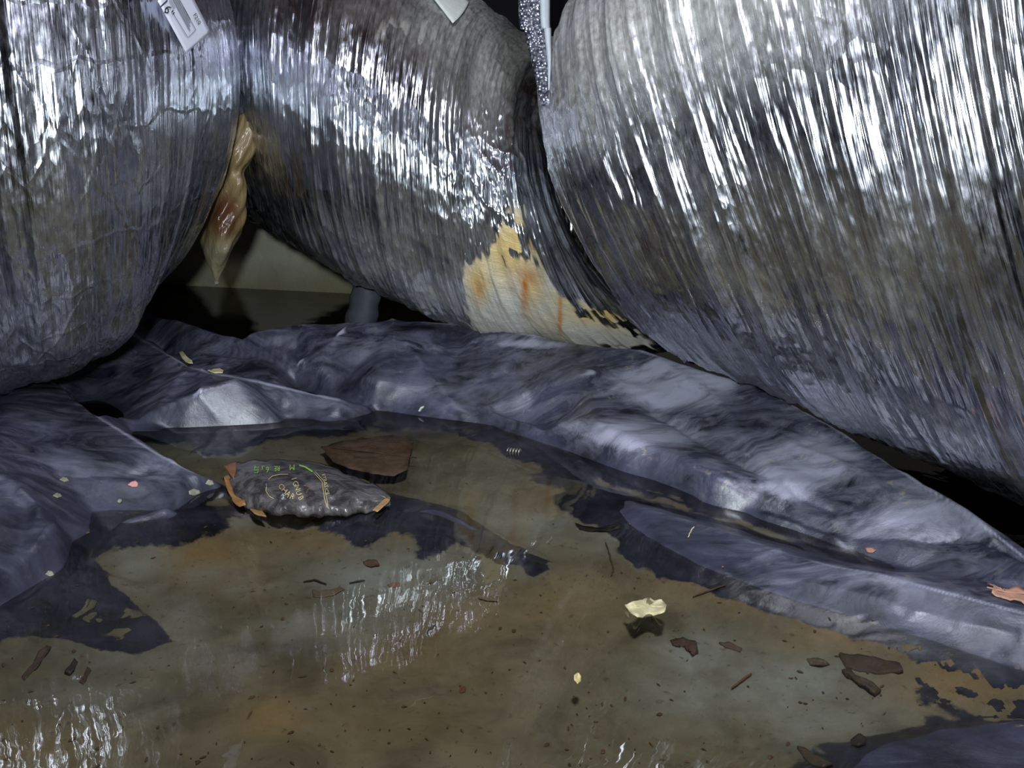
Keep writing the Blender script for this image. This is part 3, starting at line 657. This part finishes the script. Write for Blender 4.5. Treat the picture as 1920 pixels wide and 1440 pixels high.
pr = thing('torn_duct_liner', 'brown water filled torn plastic liner dripping between left and middle ducts', 'torn liner', tuple(atY(405, 526, 1.36)))
rows = [(200, 452, 478), (250, 440, 476), (290, 420, 475), (322, 415, 458), (345, 405, 464), (375, 395, 461), (400, 386, 458), (430, 378, 453), (460, 380, 440), (490, 389, 426), (512, 397, 415), (526, 403, 409)]
RW = np.array([(y, (a+b)/2, (b-a)/2) for y, a, b in rows], float); RW = crom(RW, np.linspace(0, 1, 90))
Vl = []; ml = []
for y, cx, hw in RW:
    for k in range(48):
        th = 2*math.pi*k/47; rr = 1+.10*math.sin(3*th+y*.05)+.05*math.sin(7*th-y*.09)
        p = atY(cx+hw*math.cos(th)*rr, y, 1.36-.035*math.sin(th)*min(1, hw/25)*rr); Vl.append(p)
        red = math.exp(-(((cx+hw*math.cos(th)*rr-420)/30)**4+((y-405)/42)**4)); ml.append((red, min(1, max(0, (y-440)/40)), 0, 1))
ln = mesh_np('liner', Vl, grid_faces(90, 48), liner_m, pr, attrs={'mask': ml})
bm = bmesh.new(); bmesh.ops.create_icosphere(bm, subdivisions=3, radius=.0042)
for v in bm.verts: v.co.z *= 1.6 if v.co.z > 0 else 1; v.co += Vector(atY(406, 530, 1.36))
obj('water_drip', bm, simple('drip_water', (.75, .75, .65, 1), .03, var=.02, trans=.9), pr); fix_children.append(pr)

# grey pipe stub standing in the water behind the fold
pip = simple('grey_worn_pipe', lin(70, 72, 80), .6, nscale=18, var=.3, bumpd=.002)
sr2 = thing('pipe_stub', 'grey worn pipe stub standing in water under the middle duct', 'pipe', tuple(atY(678, 600, 1.62)))
Vp = []
for i in range(30):
    f = i/29; y = 515+f*108; cx = 690-f*16; hw = 26+6*f+1.5*math.sin(f*20)
    for k in range(40):
        th = 2*math.pi*k/39; Vp.append(atY(cx+hw*math.cos(th)*(1+.04*math.sin(3*th+f*4)), y+4*math.sin(2*th)*(1-f), 1.62-.028*math.sin(th)))
pb = mesh_np('pipe_body', Vp, grid_faces(30, 40), pip, sr2)
pb.modifiers.new('thickness', 'SOLIDIFY').thickness = -.003
fix_children.append(sr2)

# ------------------------------------------------------------------ snack wrapper in the water
def wrap_mat():
    t = NT('dark_wrapper_film'); co = t.n('ShaderNodeTexCoord').outputs['Object']
    a = t.noise(co, 45, 4, .6, .5); b = t.noise(co, 140, 4, .6)
    p = t.n('ShaderNodeBsdfPrincipled'); t.set(p, 'Base Color', t.mix(t.ramp(a, [(.4, 0.0), (.6, 1.0)]), lin(52, 49, 48), lin(98, 94, 92)))
    t.set(p, 'Roughness', .2); t.set(p, 'Normal', t.bump(t.math('ADD', a, t.math('MULTIPLY', b, .25)), .004)); return t.done(p)
wrm = wrap_mat()
wr = thing('snack_wrapper', 'crumpled dark snack wrapper with green and gold lettering floating in water', 'wrapper', tuple(atZ(570, 930, 0)))
ws = [(430, 874, 922, .004), (450, 866, 946, .013), (490, 864, 962, .022), (540, 864, 968, .026), (590, 868, 970, .024), (640, 884, 968, .020), (690, 904, 962, .013), (732, 926, 950, .004)]
WS = crom(ws, np.linspace(0, 1, 110)); WS[:, 1] += 3*vn(WS[:, 0]*.09, WS[:, 0]*0, 4); WS[:, 2] += 3*vn(WS[:, 0]*.08, WS[:, 0]*0, 6); Vw = []
for i, (px, ya, yb, hh) in enumerate(WS):
    for j in range(50):
        tt = j/49; z = hh*max(0, math.sin(math.pi*tt))**.55-.004+.0012*float(fbm(np.array([px*.03]), np.array([tt*5]), 8, 3)[0])*min(1, hh*60)+.0034*float(ridge(np.array([px*.017+tt]), np.array([tt*3-px*.01]), 18, 3)[0])*math.sin(math.pi*tt)
        Vw.append(atZ(px, ya+(yb-ya)*tt, z))
bag = mesh_np('wrapper_film', Vw, grid_faces(110, 50), wrm, wr)
bag.modifiers.new('thickness', 'SOLIDIFY').thickness = .0006
bpy.context.view_layer.update()
green = simple('green_print', lin(150, 205, 70), .4, nscale=60, var=.1, bumpd=0); gold = simple('gold_print', lin(196, 178, 122), .35, nscale=60, var=.12, bumpd=0)
bl = .0012
print_text('LST', (484, 889), (1.5, -9), (-12, 0), bag, bl, green, bag)
print_text('L', (490, 875), (14, 1), (0, 11), bag, bl, green, bag)
print_text('6', (505, 877), (-14, 1), (0, 15), bag, bl, green, bag)
print_text('RE', (525, 875), (-10, .6), (0, 14), bag, bl, green, bag)
print_text('M', (553, 873), (-14, 0), (0, 15), bag, bl, green, bag)
stripe('green_stripe', [(561, 874), (572, 877), (586, 886)], 2.6, bag, bl, green, bag)
stripe('gold_line', [(588, 887), (604, 905), (607, 930), (612, 953)], 1.0, bag, bl, gold, bag)
stripe('gold_line', [(591, 886), (607.5, 904), (610.5, 929), (615, 952)], 1.0, bag, bl, gold, bag)
stripe('gold_arc', [(503, 901), (511, 894), (525, 891), (540, 891)], 1.2, bag, bl, gold, bag)
stripe('gold_arc', [(499, 908), (500, 920), (506, 931), (514, 937)], .9, bag, bl, gold, bag)
for ch, (x, y), an in [('C', (521, 913), .9), ('H', (527, 921), .75), ('A', (534, 928), .65), ('R', (543, 934), .5), ('I', (546, 899), 1.3), ('G', (548, 905), 1.25), ('N', (551, 913), 1.2), ('U', (554, 923), 1.2), ('B', (558, 934), 1.1)]:
    ca, sa = math.cos(an), math.sin(an); print_text(ch, (x, y), (ca*13, sa*13), (sa*14, -ca*14), bag, bl, gold, bag, 'gold_letter')
print_text('ETRAYung', (603, 891), (2.6, 8.6), (8, -2.4), bag, bl, gold, bag)
stripe('red_cross_mark', [(570, 912), (580, 914), (574, 926)], 1.0, bag, bl, simple('faded_red_print', lin(150, 100, 84), .5), bag)
fix_children.append(wr)

# ------------------------------------------------------------------ leaves, chips and twigs
GROUPS = {'dry_leaf': 'dry fallen leaves', 'leaf_scrap': 'yellow leaf scraps on the left fold', 'amber_leaf': 'leaves stuck to the wrapper', 'oval_leaf': 'small oval leaves', 'bark_slab': 'bark slabs in the silt',
          'bark_chip': 'bark chips in the silt', 'wood_sliver': 'wood slivers at lower left', 'crumb': 'crumbs on the left plastic sheet', 'twig': 'twigs in the silt'}
def flat_thing(name, label, cat, pts, where, col, lift=.001, curl=.002, thick=.0008, group=None, rib=False, rough=.6, z=None, var=.25, seed=0):
    """leaf or chip: outline in pixels, laid on the sheet (where='sheet'), on the wrapper or afloat (z)"""
    rs = np.random.RandomState(seed+len(pts)*7+int(pts[0][0]))
    pts = np.array(pts, float); n = len(pts); o2 = []
    for i in range(n):
        a, b = pts[i], pts[(i+1) % n]
        for k in range(4): o2.append(a+(b-a)*k/4+rs.uniform(-.03, .03, 2)*np.linalg.norm(b-a))
    o2 = np.array(o2); cen = o2.mean(0); rings = []
    for f in (1.0, .7, .38):
        rings.append([cen+(q-cen)*f for q in o2])
    def place(q, f, k):
        c = curl*(math.sin(q[0]*.11+seed)*f+.7*math.sin(q[1]*.23+q[0]*.05+seed)*f*f)
        if where == 'float': return Vector(atZ(q[0], q[1], (z if z is not None else .0015)+c))
        p = hit(where, q[0], q[1], 0)
        if p is None: return Vector(atZ(q[0], q[1], .0))
        return p+Vector((0, 0, lift+max(0, c)))
    bm = bmesh.new(); R = [[bm.verts.new(place(q, f, k)) for k, q in enumerate(r)] for r, f in zip(rings, (1, .7, .38))]
    cv = bm.verts.new(place(cen, 0, 0)); m = len(o2)
    for k in range(m):
        k2 = (k+1) % m
        bm.faces.new((R[0][k], R[0][k2], R[1][k2], R[1][k])); bm.faces.new((R[1][k], R[1][k2], R[2][k2], R[2][k])); bm.faces.new((R[2][k], R[2][k2], cv))
    g_ = sum(col[:3])/3; wet = where is sheet and lift == .001; col = tuple((c_*.6+g_*.4)*.72 if wet else (c_*.82+g_*.18)*.88 for c_ in col[:3]); col = (col[0]*(.9 if wet else 1), col[1]*(1 if wet else .95), col[2]*(.92 if wet else 1.1), 1)
    mat = simple(name+'_skin', col, rough, nscale=70, var=var, bumpd=.0012)
    o = obj(name, bm, mat); md = o.modifiers.new('thickness', 'SOLIDIFY'); md.thickness = thick; md.offset = 1
    group = group or GROUPS.get(name)
    tag(o, label, cat, group)
    if rib:
        d = pts-cen; i = int(np.argmax(np.hypot(d[:, 0], d[:, 1]))); a = cen+d[i]; b = cen-d[i]*.75; bm = bmesh.new()
        tube(bm, [place(a+(b-a)*k/6, .5, 3)+Vector((0, 0, thick)) for k in range(7)], [.0009]*7)
        obj('midrib', bm, mat, o)
    return o
def tube(bm, pts, rad, seg=7):
    pv = None
    for i, p in enumerate(pts):
        p = Vector(p); t = (Vector(pts[min(i+1, len(pts)-1)])-Vector(pts[max(i-1, 0)])).normalized()
        a = t.cross(Vector((0, 0, 1))); a = a.normalized() if a.length > 1e-4 else Vector((1, 0, 0)); b = t.cross(a)
        row = [bm.verts.new(p+(a*math.cos(6.2832*k/seg)+b*math.sin(6.2832*k/seg))*rad[i]) for k in range(seg)]
        if pv:
            for k in range(seg): bm.faces.new((pv[k], pv[(k+1) % seg], row[(k+1) % seg], row[k]))
        else: bm.faces.new(row[::-1])
        pv = row
    bm.faces.new(pv)
def twig(name, label, cat, pts, r, col, lift=.001, group=None):
    bm = bmesh.new(); P_ = []
    pts = [np.array(p, float) for p in pts]
    for a, b in zip(pts[:-1], pts[1:]):
        for k in range(4):
            q = a+(b-a)*k/4; h = hit(sheet, q[0], q[1], 0); P_.append((h if h else Vector(atZ(q[0], q[1], 0)))+Vector((random.uniform(-.0006, .0006), 0, lift+r)))
    h = hit(sheet, *pts[-1], 0); P_.append((h if h else Vector(atZ(*pts[-1], 0)))+Vector((0, 0, lift+r)))
    n = len(P_); tube(bm, P_, [r*(.45+.55*math.sin(math.pi*(.15+.7*i/(n-1))))*random.uniform(.85, 1.15) for i in range(n)])
    return tag(obj(name, bm, simple(name+'_bark', col, .7, nscale=120, var=.3)), label, cat, group or GROUPS['twig'])
bpy.context.view_layer.update()
flat_thing('dry_leaf', 'pale yellow crumpled leaf floating on the water at centre right', 'leaf', [(1172, 1136), (1186, 1128), (1205, 1124), (1218, 1119), (1226, 1126), (1240, 1124), (1250, 1134), (1246, 1146), (1228, 1153), (1208, 1159), (1196, 1156), (1182, 1148)], 'float', lin(196, 188, 122), curl=.004, rib=True, seed=3)
flat_thing('dry_leaf', 'orange tan torn leaf on the black plastic at the right edge', 'leaf', [(1847, 1096), (1866, 1102), (1880, 1108), (1900, 1106), (1930, 1112), (1950, 1125), (1935, 1140), (1905, 1134), (1880, 1124), (1858, 1118), (1862, 1108)], sheet, lin(214, 160, 112), lift=.002, curl=.003, rib=True, seed=5)
flat_thing('bark_flake', 'small salmon orange flake lying on the black plastic shelf at left', 'flake', [(239, 911), (246, 905), (254, 903), (259, 908), (258, 914), (249, 915)], sheet, lin(232, 158, 128), lift=.0015, seed=2)
flat_thing('leaf_scrap', 'upper pale yellow leaf scrap on the crest of the left plastic fold', 'leaf', [(334, 663), (340, 664), (349, 672), (360, 678), (362, 686), (352, 688), (342, 676)], sheet, lin(206, 200, 132), lift=.003, curl=.003, seed=1)
flat_thing('leaf_scrap', 'lower pale yellow leaf scrap on the crest of the left plastic fold', 'leaf', [(390, 699), (400, 694), (412, 693), (419, 697), (418, 702), (404, 703)], sheet, lin(216, 208, 140), lift=.003, curl=.002, seed=4)
flat_thing('sunken_leaf', 'large brown leaf lying in the water behind the wrapper', 'leaf', [(602, 838), (640, 826), (690, 820), (735, 816), (756, 820), (776, 826), (770, 850), (764, 880), (740, 892), (700, 888), (660, 880), (625, 866)], 'float', lin(120, 96, 62), z=-.006, curl=.002, rib=True, var=.35, seed=6)
flat_thing('amber_leaf', 'wet amber leaf curled at the left end of the wrapper', 'leaf', [(420, 894), (428, 890), (436, 902), (446, 918), (458, 934), (460, 946), (448, 950), (436, 940), (426, 918)], 'float', lin(168, 118, 40), z=.004, curl=.003, rough=.2, seed=7)
flat_thing('amber_leaf', 'flat brown leaf triangle at the top left corner of the wrapper', 'leaf', [(418, 872), (444, 864), (442, 884), (438, 898), (428, 884)], 'float', lin(140, 92, 50), z=.006, curl=.001, rough=.4, seed=8)
flat_thing('amber_leaf', 'small ochre leaf piece under the lower edge of the wrapper', 'leaf', [(466, 952), (478, 950), (492, 958), (500, 968), (480, 966)], 'float', lin(150, 112, 50), z=.001, curl=.001, rough=.3, seed=9)
flat_thing('reed_strip', 'ochre strip of reed lying across the right end of the wrapper', 'stick', [(698, 956), (724, 932), (732, 934), (730, 940), (707, 959)], 'float', lin(172, 132, 66), z=.009, curl=.001, seed=10)
flat_thing('oval_leaf', 'small bright orange oval leaf sunk in grey silt below the wrapper', 'leaf', [(726, 1098), (738, 1093), (751, 1095), (753, 1099), (742, 1102), (730, 1102)], sheet, lin(190, 112, 52), seed=11)
flat_thing('oval_leaf', 'reddish brown folded leaf sunk between wrapper and orange oval leaf', 'leaf', [(680, 1055), (692, 1050), (706, 1056), (712, 1063), (696, 1066), (684, 1061)], sheet, lin(140, 78, 50), seed=12)
flat_thing('oval_leaf', 'long tan leaf sunk left of the orange oval leaf', 'leaf', [(586, 1112), (610, 1108), (636, 1104), (646, 1106), (630, 1116), (604, 1122), (588, 1120)], sheet, lin(150, 112, 74), seed=13)
flat_thing('oval_leaf', 'orange oval leaf on the dark wet plastic between the right folds', 'leaf', [(1622, 1030), (1634, 1029), (1642, 1034), (1636, 1039), (1625, 1037)], sheet, lin(176, 124, 76), lift=.0016, seed=14)
flat_thing('round_leaf', 'small yellow round leaf seed floating below the crumpled yellow leaf', 'leaf', [(1078, 1266), (1084, 1261), (1090, 1268), (1090, 1277), (1083, 1281), (1077, 1275)], 'float', lin(190, 176, 96), seed=15)
flat_thing('dark_leaf', 'dark curved leaf sunk beside the low right fold', 'leaf', [(1078, 984), (1095, 990), (1120, 993), (1150, 990), (1165, 982), (1163, 992), (1140, 999), (1110, 999), (1086, 994)], sheet, lin(46, 38, 28), seed=16)
flat_thing('bark_slab', 'large reddish bark slab sunk in silt at lower right', 'bark', [(1574, 1231), (1610, 1228), (1650, 1236), (1688, 1246), (1690, 1262), (1650, 1264), (1610, 1260), (1584, 1252)], sheet, lin(108, 74, 46), thick=.004, rough=.7, seed=17)
flat_thing('bark_slab', 'ragged brown bark piece just below the large reddish bark slab', 'bark', [(1578, 1262), (1592, 1272), (1612, 1290), (1640, 1308), (1652, 1300), (1630, 1284), (1606, 1272), (1596, 1258)], sheet, lin(106, 78, 42), thick=.003, seed=18)
flat_thing('bark_chip', 'dark oval chip sunk near the bottom of the grey silt', 'chip', [(1594, 1388), (1608, 1382), (1624, 1384), (1622, 1396), (1606, 1402), (1596, 1398)], sheet, lin(72, 54, 40), thick=.002, seed=19)
flat_thing('bark_chip', 'long brown bark chip at the bottom edge of the water', 'chip', [(1494, 1404), (1508, 1402), (1530, 1420), (1560, 1436), (1540, 1444), (1510, 1426)], sheet, lin(104, 74, 46), thick=.002, seed=20)
flat_thing('bark_chip', 'brown bark chip left of the large reddish bark slab', 'chip', [(1512, 1236), (1530, 1234), (1556, 1248), (1540, 1252), (1518, 1248)], sheet, lin(128, 96, 62), thick=.002, seed=21)
flat_thing('bark_chip', 'reddish stringy chip in the water right of centre', 'chip', [(1256, 1202), (1280, 1196), (1304, 1206), (1310, 1226), (1298, 1232), (1286, 1214), (1262, 1212)], sheet, lin(108, 66, 44), thick=.002, seed=22)
flat_thing('bark_chip', 'brown chip just right of the reddish stringy chip', 'chip', [(1348, 1208), (1366, 1204), (1390, 1218), (1388, 1224), (1362, 1216)], sheet, lin(126, 88, 56), thick=.0015, seed=23)
for pts, lb, sd in [([(40, 1270), (88, 1214), (96, 1216), (66, 1256), (46, 1278)], 'longest brown sliver sunk at lower left', 24), ([(122, 1264), (140, 1238), (146, 1242), (132, 1268)], 'dark sliver between the two brown slivers at lower left', 25), ([(148, 1280), (164, 1254), (170, 1258), (156, 1284)], 'shorter brown sliver sunk at lower left', 26)]:
    flat_thing('wood_sliver', lb, 'sliver', pts, sheet, lin(112, 70, 44) if sd != 25 else lin(66, 56, 42), thick=.002, seed=sd)
flat_thing('clay_clod', 'yellowish clay clod on the submerged black plastic at left', 'clod', [(136, 1156), (150, 1146), (168, 1138), (172, 1126), (184, 1130), (178, 1142), (160, 1150), (142, 1160)], sheet, lin(128, 118, 88), thick=.003, seed=27)
flat_thing('paper_scrap', 'tan scrap on the tip of the left plastic sheet', 'scrap', [(354, 922), (364, 917), (374, 922), (376, 928), (364, 930), (356, 928)], sheet, lin(168, 152, 122), lift=.001, seed=28)
for i, (x, y, lb) in enumerate([(120, 900, 'tan crumb at the top of the left plastic shelf'), (108, 930, 'pale crumb cluster left of the salmon flake'), (224, 942, 'tiny yellow crumb below the salmon flake'), (393, 908, 'tiny pale fork of twig near the wrapper'), (93, 1078, 'tan crumb at the water edge of the left sheet')]):
    flat_thing('crumb', lb, 'crumb', [(x-8, y), (x-2, y-5), (x+6, y-3), (x+9, y+2), (x+1, y+4)] if i != 2 else [(x-4, y), (x, y-3), (x+4, y), (x, y+3)], sheet, lin(184, 168, 134), lift=.001, thick=.001, seed=30+i)
flat_thing('pale_larva', 'white curled larva like speck on the big plastic fold above the water', 'speck', [(784, 772), (788, 765), (795, 763), (794, 766), (790, 768), (787, 773)], sheet, lin(226, 218, 196), thick=.0015, seed=40)
twig('twig', 'reddish twig sunk between the chips in pale silt', 'twig', [(1372, 1294), (1390, 1280), (1408, 1267)], .0011, lin(120, 76, 48))
twig('twig', 'dark curved twig sunk left of the bright leaf cluster', 'twig', [(568, 1094), (590, 1090), (612, 1098)], .0010, lin(56, 46, 36))
twig('twig', 'dark thin twig sunk just above the orange oval leaf', 'twig', [(656, 1096), (670, 1093), (684, 1091)], .0008, lin(46, 40, 32))
twig('twig', 'brown twig sunk upstream of the crumpled yellow leaf', 'twig', [(1136, 1020), (1144, 1044), (1150, 1070), (1146, 1082)], .0009, lin(92, 72, 44))
twig('twig', 'pale split twig standing on the low right fold', 'twig', [(1290, 1010), (1296, 998), (1301, 990)], .0009, lin(176, 164, 138))
twig('twig', 'brown twig along the near edge of the low right fold', 'twig', [(1298, 1122), (1330, 1110), (1360, 1100)], .0010, lin(104, 78, 52))
twig('twig', 'tan twig stub sunk at the centre of the pool', 'twig', [(896, 1124), (912, 1128), (932, 1130), (932, 1122)], .0011, lin(126, 108, 76))
twig('twig', 'dark twig sunk in the near left of the pool centre', 'twig', [(800, 1190), (808, 1182), (816, 1174)], .0010, lin(66, 56, 38))
# coil spring
bm = bmesh.new(); c0, c1_ = hit(sheet, 952, 846), hit(sheet, 976, 850); c0 = Vector(atZ(952, 846, .0)); c1_ = Vector(atZ(976, 849, .0)); ax = (c1_-c0); L = ax.length; ax.normalize(); sd = ax.cross(Vector((0, 0, 1))).normalized(); up = Vector((0, 0, 1))
pts = []
for k in range(121):
    f = k/120; th = f*2*math.pi*4.5; pts.append(c0+ax*(L*f)+sd*math.cos(th)*.0042+up*(math.sin(th)*.0042+.001))
tube(bm, pts, [.0009]*len(pts), 6)
tag(obj('coil_spring', bm, simple('dull_spring_steel', lin(176, 170, 156), .35, metal=.8, nscale=60, var=.15)), 'small dull metal coil spring in the water channel below the big fold', 'spring')

# fine litter sunk in the silt, uncountable
rs = np.random.RandomState(5); V_ = []; F_ = []; cols = []
for k in range(520):
    px, py = rs.uniform(-60, 1980), 820+620*rs.rand()**.8
    p = atZ(px, py, 0); z = sheet_z(p[0], p[1])
    if z > -.009: continue
    p = atZ(px, py, z); L = .0016+.005*rs.rand()**2.2*(1 if rs.rand() < .92 else 2.2); W = L*rs.uniform(.2, .7); a = rs.uniform(0, 3.14); i0 = len(V_)
    u_ = np.array([math.cos(a), math.sin(a), 0]); w_ = np.array([-math.sin(a), math.cos(a), 0]); zz = sheet_z(p[0], p[1])+.0008
    for (e, f) in ((-1, 0), (-.3, -1), (.6, -.8), (1, .1), (.3, 1), (-.6, .7)):
        V_.append(np.array([p[0], p[1], zz])+u_*e*L/2+w_*f*W/2)
    V_.append(np.array([p[0], p[1], zz+.001]))
    for e in range(6): F_.append((i0+e, i0+(e+1) % 6, i0+6))
lit = mesh_np('silt_litter', V_, F_, simple('litter', lin(96, 70, 44), .8, nscale=30, var=.6), smooth=False)
tag(lit, 'brown specks and leaf crumbs scattered over the sunken silt', 'litter', kind='stuff')

bpy.context.view_layer.update()
for r in fix_children+[root_l, root_m, root_r]:
    for c in r.children: c.location = -Vector(r.location)
